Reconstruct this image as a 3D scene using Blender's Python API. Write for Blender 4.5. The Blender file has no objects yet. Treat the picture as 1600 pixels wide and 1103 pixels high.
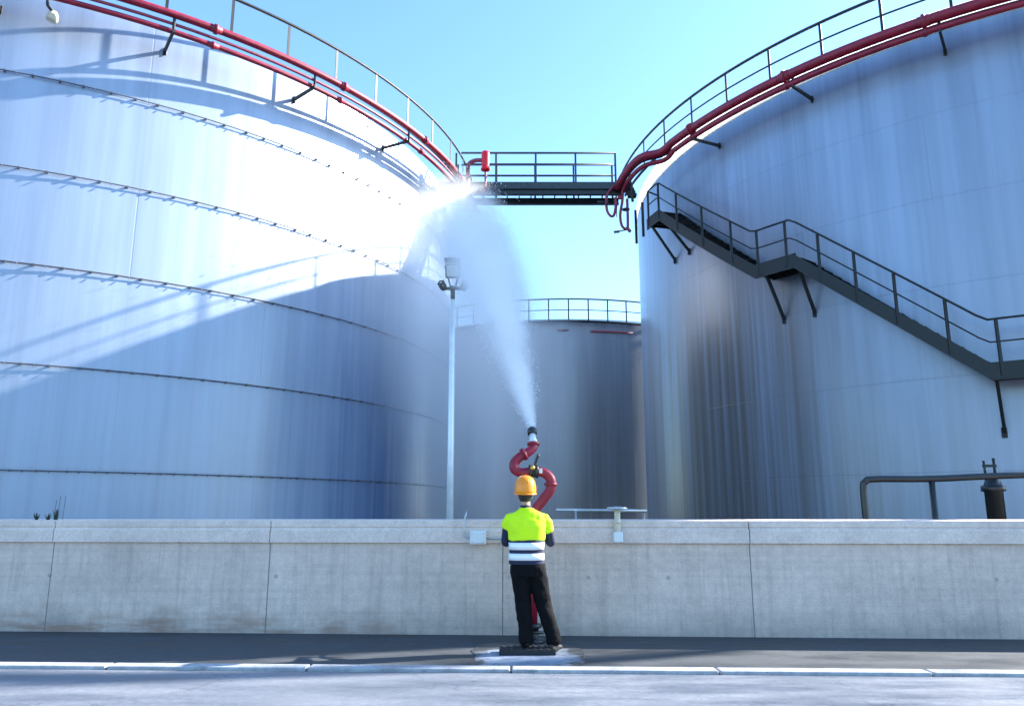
import bpy, bmesh, math, random
from mathutils import Vector, Matrix
random.seed(7)
PI = math.pi
sc = bpy.context.scene
col = sc.collection

# ------------------------------------------------------------------ materials
def mat(name):
    m = bpy.data.materials.new(name); m.use_nodes = True
    nt = m.node_tree; b = nt.nodes['Principled BSDF']
    return m, nt, b
def N(nt, t, **kw):
    n = nt.nodes.new(t)
    for k, v in kw.items(): setattr(n, k, v)
    return n
def L(nt, a, b): nt.links.new(a, b)
def math_node(nt, op, a, b=None, c=None, clamp=False):
    n = N(nt, 'ShaderNodeMath', operation=op); n.use_clamp = clamp
    for i, v in enumerate((a, b, c)):
        if v is None: continue
        if isinstance(v, (int, float)): n.inputs[i].default_value = v
        else: L(nt, v, n.inputs[i])
    return n.outputs[0]
def ramp(nt, fac, stops):
    r = N(nt, 'ShaderNodeValToRGB'); e = r.color_ramp.elements
    while len(e) < len(stops): e.new(0.5)
    for el, (p, c) in zip(e, stops):
        el.position = p; el.color = (c[0], c[1], c[2], 1) if not isinstance(c, (int, float)) else (c, c, c, 1)
    L(nt, fac, r.inputs[0]); return r.outputs[0]
def mix(nt, fac, a, b, mode='MIX'):
    n = N(nt, 'ShaderNodeMix', data_type='RGBA', blend_type=mode)
    for i, v in ((0, fac), (6, a), (7, b)):
        if isinstance(v, (int, float)): n.inputs[i].default_value = v
        elif isinstance(v, tuple): n.inputs[i].default_value = (*v, 1)
        else: L(nt, v, n.inputs[i])
    return n.outputs[2]
def noise(nt, vec, scale, detail=4, rough=.55, sc3=None):
    if sc3:
        mp = N(nt, 'ShaderNodeMapping'); mp.inputs['Scale'].default_value = sc3; L(nt, vec, mp.inputs[0]); vec = mp.outputs[0]
    n = N(nt, 'ShaderNodeTexNoise'); n.inputs['Scale'].default_value = scale
    n.inputs['Detail'].default_value = detail; n.inputs['Roughness'].default_value = rough
    L(nt, vec, n.inputs['Vector']); return n.outputs[0]
def bump(nt, b, h, strength=.3, dist=.02):
    n = N(nt, 'ShaderNodeBump'); n.inputs['Strength'].default_value = strength; n.inputs['Distance'].default_value = dist
    L(nt, h, n.inputs['Height']); L(nt, n.outputs[0], b.inputs['Normal'])
def simple(name, colr, rough=.5, metal=0., var=.15, scale=6., bmp=0.):
    m, nt, b = mat(name)
    tc = N(nt, 'ShaderNodeTexCoord')
    n = noise(nt, tc.outputs['Object'], scale, 5)
    c = ramp(nt, n, [(.3, tuple(x*(1-var) for x in colr)), (.7, tuple(min(1, x*(1+var)) for x in colr))])
    L(nt, c, b.inputs['Base Color'])
    r = N(nt, 'ShaderNodeMapRange'); r.inputs[3].default_value = max(.02, rough-.1); r.inputs[4].default_value = min(1, rough+.12)
    L(nt, n, r.inputs[0]); L(nt, r.outputs[0], b.inputs['Roughness'])
    b.inputs['Metallic'].default_value = metal
    if bmp: bump(nt, b, noise(nt, tc.outputs['Object'], scale*6, 4), bmp, .01)
    return m

def tank_mat(name, R, colr, streak=.10, seam=.12, off=0., grime_shade=()):
    m, nt, b = mat(name)
    tc = N(nt, 'ShaderNodeTexCoord'); sx = N(nt, 'ShaderNodeSeparateXYZ'); L(nt, tc.outputs['Object'], sx.inputs[0])
    ang = math_node(nt, 'ARCTAN2', sx.outputs[1], sx.outputs[0])
    u = math_node(nt, 'MULTIPLY', ang, R)
    cb = N(nt, 'ShaderNodeCombineXYZ'); L(nt, u, cb.inputs[0]); L(nt, sx.outputs[2], cb.inputs[1])
    v = cb.outputs[0]
    mp = N(nt, 'ShaderNodeMapping'); mp.inputs['Location'].default_value = (1.3, off, 0); L(nt, v, mp.inputs[0])
    br = N(nt, 'ShaderNodeTexBrick'); L(nt, mp.outputs[0], br.inputs['Vector'])
    br.inputs['Color1'].default_value = (1, 1, 1, 1); br.inputs['Color2'].default_value = (.965, .965, .97, 1); br.inputs['Mortar'].default_value = (1-seam, 1-seam, 1-seam, 1)
    br.inputs['Scale'].default_value = 1; br.inputs['Mortar Size'].default_value = .022; br.inputs['Mortar Smooth'].default_value = .5
    br.inputs['Brick Width'].default_value = 7.5; br.inputs['Row Height'].default_value = 2.52
    s1 = noise(nt, v, 1, 5, .6, (1.6, .05, 1)); s2 = noise(nt, v, 1, 5, .65, (3.6, .09, 1)); s3 = noise(nt, v, .22, 5)
    dirt = ramp(nt, s1, [(.36, 1-streak*1.7), (.60, 1.0)])
    dirt2 = ramp(nt, s2, [(.36, 1-streak), (.54, 1.0)])
    dirt3 = ramp(nt, s3, [(.3, .92), (.7, 1.0)])
    c = mix(nt, 1., colr, br.outputs['Color'], 'MULTIPLY')
    c = mix(nt, 1., c, dirt, 'MULTIPLY'); c = mix(nt, 1., c, dirt2, 'MULTIPLY'); c = mix(nt, 1., c, dirt3, 'MULTIPLY')
    # grime runs and shade painted into the colour: (azimuth centre, half width, top z, soft z, colour, strength)
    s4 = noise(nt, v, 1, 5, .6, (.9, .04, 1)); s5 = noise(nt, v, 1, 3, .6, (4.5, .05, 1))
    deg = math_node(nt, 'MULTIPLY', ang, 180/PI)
    for (ac, hw, zt_, zs, wc, ws) in grime_shade:
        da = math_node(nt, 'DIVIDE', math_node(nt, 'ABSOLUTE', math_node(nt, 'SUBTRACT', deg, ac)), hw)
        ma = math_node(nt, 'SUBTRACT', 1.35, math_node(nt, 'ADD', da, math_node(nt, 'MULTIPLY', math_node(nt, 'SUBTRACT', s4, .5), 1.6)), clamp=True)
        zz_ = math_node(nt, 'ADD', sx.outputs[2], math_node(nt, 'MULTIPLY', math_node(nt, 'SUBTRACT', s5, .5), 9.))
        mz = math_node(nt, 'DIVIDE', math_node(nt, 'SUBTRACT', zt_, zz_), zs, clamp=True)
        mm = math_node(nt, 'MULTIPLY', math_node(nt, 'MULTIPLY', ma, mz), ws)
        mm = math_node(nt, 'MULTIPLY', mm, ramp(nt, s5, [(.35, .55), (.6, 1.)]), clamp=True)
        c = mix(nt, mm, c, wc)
    L(nt, c, b.inputs['Base Color'])
    r = N(nt, 'ShaderNodeMapRange'); r.inputs[3].default_value = .28; r.inputs[4].default_value = .5
    L(nt, s1, r.inputs[0]); L(nt, r.outputs[0], b.inputs['Roughness'])
    b.inputs['Metallic'].default_value = .2
    b.inputs['Specular IOR Level'].default_value = .5; b.inputs['Coat Weight'].default_value = .55; b.inputs['Coat Roughness'].default_value = .22
    h = math_node(nt, 'ADD', math_node(nt, 'MULTIPLY', s3, 1.5), math_node(nt, 'MULTIPLY', br.outputs['Fac'], -.25))
    bump(nt, b, h, .35, .04)
    return m

def concrete(name, colr, rust=True, wall=False):
    m, nt, b = mat(name)
    tc = N(nt, 'ShaderNodeTexCoord'); o = tc.outputs['Object']
    sx = N(nt, 'ShaderNodeSeparateXYZ'); L(nt, o, sx.inputs[0])
    n1 = noise(nt, o, .9, 7, .62); n2 = noise(nt, o, 9, 6, .7); n3 = noise(nt, o, 60, 3, .6)
    c = mix(nt, 1., colr, ramp(nt, n1, [(.3, .82), (.5, .97), (.72, 1.07)]), 'MULTIPLY')
    c = mix(nt, 1., c, ramp(nt, n2, [(.3, .84), (.65, 1.06)]), 'MULTIPLY')
    c = mix(nt, .35, c, ramp(nt, n3, [(.35, .6), (.6, 1.1)]), 'MULTIPLY')
    if wall:
        st = noise(nt, o, 1, 5, .65, (9, 1, .45)); c = mix(nt, 1., c, ramp(nt, st, [(.36, .86), (.5, 1.0)]), 'MULTIPLY')
        # fine board marks of the shuttering
        bd = noise(nt, o, 1, 3, .5, (.25, 1, 16)); c = mix(nt, 1., c, ramp(nt, bd, [(.38, .93), (.55, 1.0)]), 'MULTIPLY')
        # damp band at the foot, rusty on the left bays
        z = math_node(nt, 'ADD', sx.outputs[2], math_node(nt, 'MULTIPLY', math_node(nt, 'SUBTRACT', n1, .5), .7))
        foot = ramp(nt, z, [(.04, 1.), (.34, 0.)])
        left = math_node(nt, 'MULTIPLY', math_node(nt, 'SUBTRACT', -.8, sx.outputs[0]), .6, clamp=True)
        f = math_node(nt, 'MULTIPLY', foot, left)
        f = math_node(nt, 'MULTIPLY', f, ramp(nt, noise(nt, o, 1, 5, .6, (1.6, 1, 9)), [(.42, 0.), (.62, 1.)]))
        c = mix(nt, math_node(nt, 'MULTIPLY', f, .75), c, (.36, .17, .10))
        c = mix(nt, math_node(nt, 'MULTIPLY', foot, .38), c, (.13, .13, .125))
        # tie-hole plugs on a regular grid
        gx = math_node(nt, 'SUBTRACT', math_node(nt, 'MODULO', math_node(nt, 'ADD', sx.outputs[0], 31.15), 1.02), .51)
        gz = math_node(nt, 'SUBTRACT', sx.outputs[2], .71)
        d = math_node(nt, 'SQRT', math_node(nt, 'ADD', math_node(nt, 'MULTIPLY', gx, gx), math_node(nt, 'MULTIPLY', gz, gz)))
        hole = ramp(nt, d, [(.018, 1.), (.034, 0.)])
        pick = ramp(nt, noise(nt, o, 1, 1, .5, (.8, 0, 0)), [(.48, 0.), (.52, 1.)])
        c = mix(nt, math_node(nt, 'MULTIPLY', math_node(nt, 'MULTIPLY', hole, pick), .4), c, (.07, .07, .07))
    L(nt, c, b.inputs['Base Color'])
    r = N(nt, 'ShaderNodeMapRange'); r.inputs[3].default_value = .62; r.inputs[4].default_value = .92
    L(nt, n2, r.inputs[0]); L(nt, r.outputs[0], b.inputs['Roughness'])
    bump(nt, b, math_node(nt, 'ADD', n2, math_node(nt, 'MULTIPLY', n3, .5)), .35, .015)
    return m

def ground_mat(name, dark, light, lo=.4, hi=.8, scale=1.2, sc3=(1, 1, 1), bmp=.4):
    m, nt, b = mat(name)
    tc = N(nt, 'ShaderNodeTexCoord'); o = tc.outputs['Object']
    n1 = noise(nt, o, scale, 8, .62, sc3); n2 = noise(nt, o, 14, 6, .7); n3 = noise(nt, o, 90, 3, .6)
    c = ramp(nt, n1, [(.32, dark), (.66, light)])
    c = mix(nt, .8, c, ramp(nt, n2, [(.3, .75), (.68, 1.12)]), 'MULTIPLY')
    c = mix(nt, .6, c, ramp(nt, n3, [(.3, .65), (.66, 1.2)]), 'MULTIPLY')
    vo = N(nt, 'ShaderNodeTexVoronoi', feature='DISTANCE_TO_EDGE'); vo.inputs['Scale'].default_value = .55
    wv = N(nt, 'ShaderNodeVectorMath', operation='ADD'); L(nt, o, wv.inputs[0]); nn_ = N(nt, 'ShaderNodeTexNoise'); nn_.inputs['Scale'].default_value = 2.5; nn_.inputs['Detail'].default_value = 6; L(nt, o, nn_.inputs['Vector'])
    L(nt, nn_.outputs['Color'], wv.inputs[1]); L(nt, wv.outputs[0], vo.inputs['Vector'])
    crack = ramp(nt, vo.outputs['Distance'], [(.0, 1.), (.012, 0.)]); cm = ramp(nt, noise(nt, o, .5, 2), [(.5, 0.), (.6, 1.)])
    c = mix(nt, math_node(nt, 'MULTIPLY', math_node(nt, 'MULTIPLY', crack, cm), .6), c, tuple(x*.35 for x in dark))
    spk = ramp(nt, noise(nt, o, 26, 2, .5), [(.70, 0.), (.74, 1.)]); c = mix(nt, math_node(nt, 'MULTIPLY', spk, .6), c, (.05, .045, .035))
    L(nt, c, b.inputs['Base Color'])
    r = N(nt, 'ShaderNodeMapRange'); r.inputs[1].default_value = .35; r.inputs[2].default_value = .65; r.inputs[3].default_value = lo; r.inputs[4].default_value = hi
    L(nt, n1, r.inputs[0]); L(nt, r.outputs[0], b.inputs['Roughness'])
    bump(nt, b, math_node(nt, 'ADD', n2, math_node(nt, 'MULTIPLY', n3, .6)), bmp, .012)
    return m

M = {}
WHITE = (.80, .79, .775)
M['tank_l'] = tank_mat('tank_paint_left', 16.65, (.33, .40, .52), .08, .07, -.02, grime_shade=((-22, 14, 9.5, 4., (.035, .10, .25), .9),))  # blue zone paints the tone of the shaded side into the colour
M['tank_r'] = tank_mat('tank_paint_right', 15.64, (.28, .345, .46), .11, .09, -.02, grime_shade=((-158, 21, 13.5, 5., (.095, .078, .062), .95), (-136, 9, 8, 5, (.11, .12, .14), .55), (-118, 12, 15.5, 6, (.26, .28, .33), .5)))
M['tank_m'] = tank_mat('tank_paint_middle', 13., (.25, .285, .32), .10, .09, 0, grime_shade=((-92, 22, 11.5, 5., (.11, .115, .11), .6),))  # grey zone only darkens the centre of the face
M['band'] = simple('white_glow_band', (.88, .88, .86), .5, 0, .03)  # translucent so the added rim band glows white
_b = M['band'].node_tree; _t = N(_b, 'ShaderNodeBsdfTranslucent'); _t.inputs[0].default_value = (.9, .9, .88, 1); _x = N(_b, 'ShaderNodeMixShader'); _x.inputs[0].default_value = .6
L(_b, _b.nodes['Principled BSDF'].outputs[0], _x.inputs[1]); L(_b, _t.outputs[0], _x.inputs[2]); L(_b, _x.outputs[0], _b.nodes['Material Output'].inputs[0])
M['rim'] = simple('white_rim_paint', (.80, .80, .79), .45, 0, .04)
M['dark'] = simple('dark_green_grey_steel', (.011, .014, .013), .55, .1, .25)
M['rail'] = simple('grey_steel_rail', (.045, .056, .06), .5, .3, .2)
M['galv'] = simple('galvanised_steel', (.42, .45, .46), .4, .7, .15)
M['midrail'] = simple('pale_steel_rail', (.10, .12, .12), .45, .5, .15)
M['red'] = simple('red_pipe_paint', (.22, .004, .024), .5, 0, .3)
M['redhot'] = simple('bright_red_paint', (.62, .004, .02), .3, 0, .08)
M['darkred'] = simple('dull_red_pipe_paint', (.24, .03, .055), .45, 0, .25)
M['black'] = simple('black_pipe_paint', (.012, .016, .018), .35, 0, .3)
M['weld'] = simple('grey_ring_pipe', (.11, .11, .12), .5, .3, .3)
M['wall'] = concrete('bund_concrete', (.70, .55, .46), wall=True)
M['coping'] = concrete('coping_concrete', (.74, .60, .515))
M['joint'] = simple('joint_sealant', (.22, .20, .19), .9, 0, .2)
M['asphalt'] = ground_mat('damp_asphalt', (.024, .028, .032), (.056, .064, .072), .5, .85, .9, (1, 2.5, 1))
M['slab'] = ground_mat('blue_grey_concrete_yard', (.085, .10, .13), (.19, .205, .235), .35, .7, 1.1, (.5, 2.2, 1), .25)
M['basin'] = ground_mat('gravelly_earth', (.06, .055, .05), (.11, .10, .09), .7, .95, .3)
M['kerb'] = ground_mat('pale_kerb_concrete', (.24, .25, .27), (.42, .44, .46), .5, .8, 3., (1, 1, 1), .2)
M['sheen'] = ground_mat('puddle_sky_sheen', (.16, .20, .27), (.30, .35, .43), .3, .6, 2.5, (1, 1, 1), .2)  # sky reflection on the wet patch, put into the base colour
_m = M['sheen'].node_tree; _p = _m.nodes['Principled BSDF']; _src = _p.inputs['Base Color'].links[0].from_socket
_tc = N(_m, 'ShaderNodeTexCoord'); _mp = N(_m, 'ShaderNodeMapping'); _mp.inputs['Location'].default_value = (-.16/.60, -8.80/.74, 0); _mp.inputs['Scale'].default_value = (1/.60, 1/.74, 1); L(_m, _tc.outputs['Object'], _mp.inputs[0])
_ln = N(_m, 'ShaderNodeVectorMath', operation='LENGTH'); L(_m, _mp.outputs[0], _ln.inputs[0])
_e = math_node(_m, 'ADD', _ln.outputs['Value'], math_node(_m, 'MULTIPLY', math_node(_m, 'SUBTRACT', noise(_m, _tc.outputs['Object'], 5, 6, .7), .5), 1.3))
L(_m, mix(_m, ramp(_m, _e, [(.74, 0.), (1.12, 1.)]), _src, (.038, .040, .042)), _p.inputs['Base Color'])
M['rubber'] = simple('black_rubber_mat', (.010, .011, .012), .7, 0, .2, 20, .4)
M['skin'] = simple('skin', (.42, .24, .16), .5, 0, .06)
M['hair'] = simple('dark_hair', (.012, .011, .012), .6, 0, .2, 40)
M['hat'] = simple('orange_hard_hat_plastic', (.86, .26, .008), .32, 0, .05)
M['vest'] = simple('yellow_green_vest_fabric', (.60, .88, .0), .75, 0, .05, 8, .3)
M['navy'] = simple('navy_work_fabric', (.012, .016, .045), .85, 0, .2, 12, .3)
M['trousers'] = simple('black_work_trousers', (.004, .004, .005), .9, 0, .3, 9, .3)
M['trousers'].node_tree.nodes['Principled BSDF'].inputs['Specular IOR Level'].default_value = .15
M['tape'] = simple('reflective_tape', (.80, .81, .82), .35, .1, .03)
M['boot'] = simple('black_boot_leather', (.010, .010, .011), .5, 0, .3, 20)
M['boxgrey'] = simple('pale_grey_enclosure', (.66, .68, .68), .5, 0, .05)
M['cream'] = simple('cream_pipe_paint', (.60, .55, .42), .5, 0, .15)
M['pole'] = simple('pale_galvanised_pole', (.72, .76, .78), .4, .25, .08)
M['lamp_body'] = simple('weathered_grey_lamp_casing', (.16, .17, .165), .5, .4, .3)
M['glass'] = simple('lamp_glass', (.62, .66, .62), .12, 0, .05)
M['weed'] = simple('dark_weed', (.02, .035, .015), .8, 0, .4)
M['eye'] = simple('eye_white', (.75, .73, .70), .25, 0, .02)
M['brass'] = simple('brass_handle', (.55, .33, .08), .35, .8, .1)

# ------------------------------------------------------------------ mesh builder
class MB:
    def __init__(s): s.v = []; s.f = []; s.sm = []
    def add(s, vs, fs, smooth=False):
        o = len(s.v); s.v += [tuple(v) for v in vs]
        s.f += [tuple(i+o for i in f) for f in fs]; s.sm += [smooth]*len(fs)
    def box(s, c, d, rz=0., mtx=None):
        x, y, z = (a/2 for a in d); m = Matrix.Rotation(rz, 3, 'Z') if mtx is None else mtx
        vs = [m @ Vector((sx*x, sy*y, sz*z)) + Vector(c) for sx in (-1, 1) for sy in (-1, 1) for sz in (-1, 1)]
        s.add(vs, [(0,1,3,2),(4,6,7,5),(0,4,5,1),(2,3,7,6),(0,2,6,4),(1,5,7,3)])
    def bar(s, p, q, w, h=None, up=(0,0,1)):
        h = h or w; p = Vector(p); q = Vector(q); d = (q-p); l = d.length; d.normalize()
        u = Vector(up)
        if abs(d.dot(u)) > .98: u = Vector((0, 1, 0))
        x = d.cross(u).normalized(); y = x.cross(d).normalized()
        vs = [a + x*(sx*w/2) + y*(sy*h/2) for a in (p, q) for sx, sy in ((-1,-1),(1,-1),(1,1),(-1,1))]
        s.add(vs, [(3,2,1,0),(4,5,6,7),(0,1,5,4),(1,2,6,5),(2,3,7,6),(3,0,4,7)])
    def tube(s, pts, r, n=8, closed=False, caps=True):
        pts = [Vector(p) for p in pts]; k = len(pts); rs = r if isinstance(r, (list, tuple)) else [r]*k
        vs = []; prev = None
        for i, p in enumerate(pts):
            if closed: d = pts[(i+1) % k] - pts[i-1]
            else: d = pts[min(i+1, k-1)] - pts[max(i-1, 0)]
            d.normalize()
            if prev is None:
                a = Vector((0, 0, 1)) if abs(d.z) < .9 else Vector((1, 0, 0)); x = d.cross(a).normalized()
            else:
                x = (prev - d*prev.dot(d)).normalized()
            prev = x; y = d.cross(x)
            vs += [p + (x*math.cos(2*PI*j/n) + y*math.sin(2*PI*j/n))*rs[i] for j in range(n)]
        fs = []
        for i in range(k if closed else k-1):
            a = i*n; b = ((i+1) % k)*n
            fs += [(a+j, a+(j+1) % n, b+(j+1) % n, b+j) for j in range(n)]
        s.add(vs, fs, True)
        if not closed and caps:
            o = len(s.v) - len(vs)
            s.f.append(tuple(o+j for j in reversed(range(n)))); s.sm.append(False)
            s.f.append(tuple(o+(k-1)*n+j for j in range(n))); s.sm.append(False)
    def lathe(s, prof, c=(0,0,0), n=24, axis=(0,0,1), smooth=True, arc=None):
        ax = Vector(axis).normalized(); a = Vector((1, 0, 0)) if abs(ax.x) < .9 else Vector((0, 1, 0))
        x = (a - ax*a.dot(ax)).normalized(); y = ax.cross(x); c = Vector(c)
        vs = [c + ax*z + (x*math.cos(2*PI*j/n) + y*math.sin(2*PI*j/n))*r for r, z in prof for j in range(n)]
        fs = [(i*n+j, i*n+(j+1) % n, (i+1)*n+(j+1) % n, (i+1)*n+j) for i in range(len(prof)-1) for j in range(n)]
        s.add(vs, fs, smooth)
        o = len(s.v)-len(vs)
        if prof[0][0] > 1e-4: s.f.append(tuple(o+j for j in reversed(range(n)))); s.sm.append(False)
        if prof[-1][0] > 1e-4: s.f.append(tuple(o+(len(prof)-1)*n+j for j in range(n))); s.sm.append(False)
    def loft(s, rings, n=16):
        """rings: (centre, a, b, normal direction, side vector[, power])"""
        vs = []
        for rg in rings:
            c, a, b, d, sd = rg[:5]; pw = rg[5] if len(rg) > 5 else 2.
            c = Vector(c); d = Vector(d).normalized(); x = Vector(sd); x = (x - d*x.dot(d)).normalized(); y = d.cross(x)
            for j in range(n):
                t = 2*PI*j/n; ct, st = math.cos(t), math.sin(t)
                k = (abs(ct)**pw + abs(st)**pw)**(-1/pw)
                vs.append(c + x*(a*ct*k) + y*(b*st*k))
        m = len(rings)
        fs = [(i*n+j, i*n+(j+1) % n, (i+1)*n+(j+1) % n, (i+1)*n+j) for i in range(m-1) for j in range(n)]
        s.add(vs, fs, True); o = len(s.v)-len(vs)
        s.f.append(tuple(o+j for j in reversed(range(n)))); s.sm.append(True)
        s.f.append(tuple(o+(m-1)*n+j for j in range(n))); s.sm.append(True)
    def ball(s, c, r, n=16, m=10, rot=None):
        r = (r, r, r) if isinstance(r, (int, float)) else r
        rot = rot or Matrix.Identity(3); c = Vector(c); vs = []
        for i in range(1, m):
            ph = PI*i/m
            for j in range(n):
                t = 2*PI*j/n
                vs.append(c + rot @ Vector((r[0]*math.sin(ph)*math.cos(t), r[1]*math.sin(ph)*math.sin(t), -r[2]*math.cos(ph))))
        fs = [(i*n+j, i*n+(j+1) % n, (i+1)*n+(j+1) % n, (i+1)*n+j) for i in range(m-2) for j in range(n)]
        b = len(vs); vs.append(c + rot @ Vector((0, 0, -r[2]))); vs.append(c + rot @ Vector((0, 0, r[2])))
        fs += [((j+1) % n, j, b) for j in range(n)]; o = (m-2)*n
        fs += [(o+j, o+(j+1) % n, b+1) for j in range(n)]
        s.add(vs, fs, True)
    def build(s, name, m, parent=None, loc=(0,0,0), bevel=0., remesh=0., smooth_it=0, label=None, kind=None):
        me = bpy.data.meshes.new(name); me.from_pydata(s.v, [], s.f); me.update()
        me.polygons.foreach_set('use_smooth', s.sm)
        bm = bmesh.new(); bm.from_mesh(me); bmesh.ops.recalc_face_normals(bm, faces=bm.faces); bm.to_mesh(me); bm.free()
        me.materials.append(m)
        o = bpy.data.objects.new(name, me); col.objects.link(o); o.location = loc
        if parent: o.parent = parent
        if bevel:
            b = o.modifiers.new('bevel', 'BEVEL'); b.width = bevel; b.segments = 2; b.limit_method = 'ANGLE'
        if remesh:
            r = o.modifiers.new('remesh', 'REMESH'); r.mode = 'VOXEL'; r.voxel_size = remesh; r.use_smooth_shade = True
            if smooth_it:
                q = o.modifiers.new('smooth', 'SMOOTH'); q.iterations = smooth_it; q.factor = .6
        if label: o['label'] = label
        if kind: o['kind'] = kind
        return o
def tag(o, label, cat, group=None, kind=None):
    o['label'] = label; o['category'] = cat
    if group: o['group'] = group
    if kind: o['kind'] = kind
    return o
def empty(name, loc, label, cat, group=None):
    o = bpy.data.objects.new(name, None); col.objects.link(o); o.location = loc; o.empty_display_size = .3
    return tag(o, label, cat, group)
def struct(o): o['kind'] = 'structure'; return o
def pol(c, r, deg, z):
    a = math.radians(deg); return Vector((c[0]+r*math.cos(a), c[1]+r*math.sin(a), z))
def arc(c, r, a0, a1, z, step=1.5):
    n = max(2, int(abs(a1-a0)/step)); return [pol(c, r, a0+(a1-a0)*i/n, z) for i in range(n+1)]
def spline(pts, k=6):
    pts = [Vector(p) for p in pts]; out = []
    for i in range(len(pts)-1):
        p0 = pts[max(i-1, 0)]; p1 = pts[i]; p2 = pts[i+1]; p3 = pts[min(i+2, len(pts)-1)]
        for j in range(k):
            t = j/k
            out.append(.5*((2*p1) + (p2-p0)*t + (2*p0-5*p1+4*p2-p3)*t*t + (3*p1-3*p2+p3-p0)*t**3))
    out.append(pts[-1]); return out

# ------------------------------------------------------------------ camera
cam = bpy.data.cameras.new('camera'); co = bpy.data.objects.new('camera', cam); col.objects.link(co)
co.location = (0, 0, 1.55); co.rotation_euler = (PI/2 + .2025, 0, 0)
cam.sensor_width = 36; cam.lens = 27.; cam.clip_end = 5000
sc.camera = co

# ------------------------------------------------------------------ light
SAZ, SEL = math.radians(17), math.radians(28.2)
sd = Vector((math.cos(SAZ)*math.cos(SEL), math.sin(SAZ)*math.cos(SEL), math.sin(SEL)))
sun = bpy.data.lights.new('sun', 'SUN'); sun.energy = 4.8; sun.angle = math.radians(.5); sun.color = (1, .95, .88)
so = bpy.data.objects.new('sun', sun); col.objects.link(so); so.rotation_euler = sd.to_track_quat('Z', 'Y').to_euler(); so.location = (40, 10, 40)
w = bpy.data.worlds.new('World'); sc.world = w; w.use_nodes = True
nt = w.node_tree; bg = nt.nodes['Background']
sky = N(nt, 'ShaderNodeTexSky'); sky.sky_type = 'NISHITA'; sky.sun_disc = False
sky.sun_elevation = SEL; sky.sun_rotation = PI/2 - SAZ; sky.air_density = 1.0; sky.dust_density = .6; sky.ozone_density = 1.2
cc = mix(nt, 1., sky.outputs[0], (.75, 1.0, 1.22), 'MULTIPLY')
L(nt, cc, bg.inputs[0]); bg.inputs[1].default_value = .10
sc.view_settings.view_transform = 'Standard'; sc.view_settings.look = 'None'
sc.view_settings.exposure = 2.1; sc.view_settings.gamma = 1

# ------------------------------------------------------------------ ground
def sheet(name, pts, z, m):
    b = MB(); b.add([(x, y, z) for x, y in pts], [tuple(range(len(pts)))]); return struct(b.build(name, m))
def grid_sheet(name, x0, x1, y0, y1, nx, ny, fz, m):
    b = MB(); vs = []; fs = []
    for j in range(ny+1):
        for i in range(nx+1):
            x = x0+(x1-x0)*i/nx; y = y0+(y1-y0)*j/ny; vs.append((x, y, fz(x, y)))
    for j in range(ny):
        for i in range(nx):
            a = j*(nx+1)+i; fs.append((a, a+1, a+nx+2, a+nx+1))
    b.add(vs, fs, True); return struct(b.build(name, m))
sheet('ground', [(-900, -900), (900, -900), (900, 900), (-900, 900)], -.008, M['basin'])
WY = lambda x: 10.3 - .05*x           # face of the bund wall
KY = lambda x: 7.87 - .040*x          # front of the kerb
sheet('asphalt_path', [(-60, KY(-60)+.1), (60, KY(60)+.1), (60, WY(60)+.2), (-60, WY(-60)+.2)], 0., M['asphalt'])
sheet('concrete_yard', [(-60, -40), (60, -40), (60, KY(60)), (-60, KY(-60))], .018, M['slab'])
kb = MB()
x = -30.
while x < 30:
    x2 = x+1.98; y0, y1 = KY(x), KY(x2)
    vs = [(x, y0+.02, -.1), (x2, y1+.02, -.1), (x2, y1+.02, .052), (x, y0+.02, .052), (x, y0+.21, -.1), (x2, y1+.21, -.1), (x2, y1+.21, .05), (x, y0+.21, .05)]
    kb.add(vs, [(0,1,2,3),(5,4,7,6),(3,2,6,7),(0,3,7,4),(1,5,6,2),(0,4,5,1)]); x += 2.0
struct(kb.build('kerb', M['kerb'], bevel=.012))
# puddle by the monitor, its sky reflection painted in as pale blue
pts = []
for i in range(72):
    a = 2*PI*i/72; rx, ry = .60, .74
    k = (abs(math.cos(a))**5+abs(math.sin(a))**5)**(-.2)
    r = 1+.05*math.sin(3*a+1)+.035*math.sin(7*a)+.02*math.sin(13*a+2)+random.uniform(-.02, .02)
    pts.append((.16+rx*math.cos(a)*k*r, 8.93+ry*math.sin(a)*k*r))
sheet('puddle_sheen', pts, .006, M['sheen'])

# ------------------------------------------------------------------ bund wall
wr = empty('concrete_wall', (0, 10.3, 0), 'long low grey concrete bund wall with pale coping in front of the tanks', 'wall')
wr.rotation_euler = (0, 0, -.05)
joints = [-18.6, -15.5, -12.35, -9.25, -6.15, -3.2, -.12, 3.05, 6.95, 10.1, 13.2, 16.3, 19.4]
b = MB()
for a, c in zip(joints[:-1], joints[1:]):
    b.box(((a+c)/2, .16, .52), (c-a-.010, .32, 1.24))
b.build('wall_panel', M['wall'], wr, bevel=.008)
b = MB()
for a, c in zip(joints[:-1], joints[1:]):
    x0, x1 = a+.005, c-.005
    prof = [(-.045, 1.14), (-.045, 1.305), (-.015, 1.335), (-.03, 1.345), (-.03, 1.425), (.36, 1.44), (.36, 1.14)]
    n = len(prof); vs = [(x0, y, z) for y, z in prof] + [(x1, y, z) for y, z in prof]
    b.add(vs, [tuple(range(n)), tuple(reversed(range(n, 2*n)))] + [(i, (i+1) % n, n+(i+1) % n, n+i) for i in range(n)])
b.build('coping', M['coping'], wr, bevel=.006)
b = MB()
for a in joints: b.box((a, .165, .6), (.011, .318, 1.3))
b.build('joint_seal', M['joint'], wr)

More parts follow.
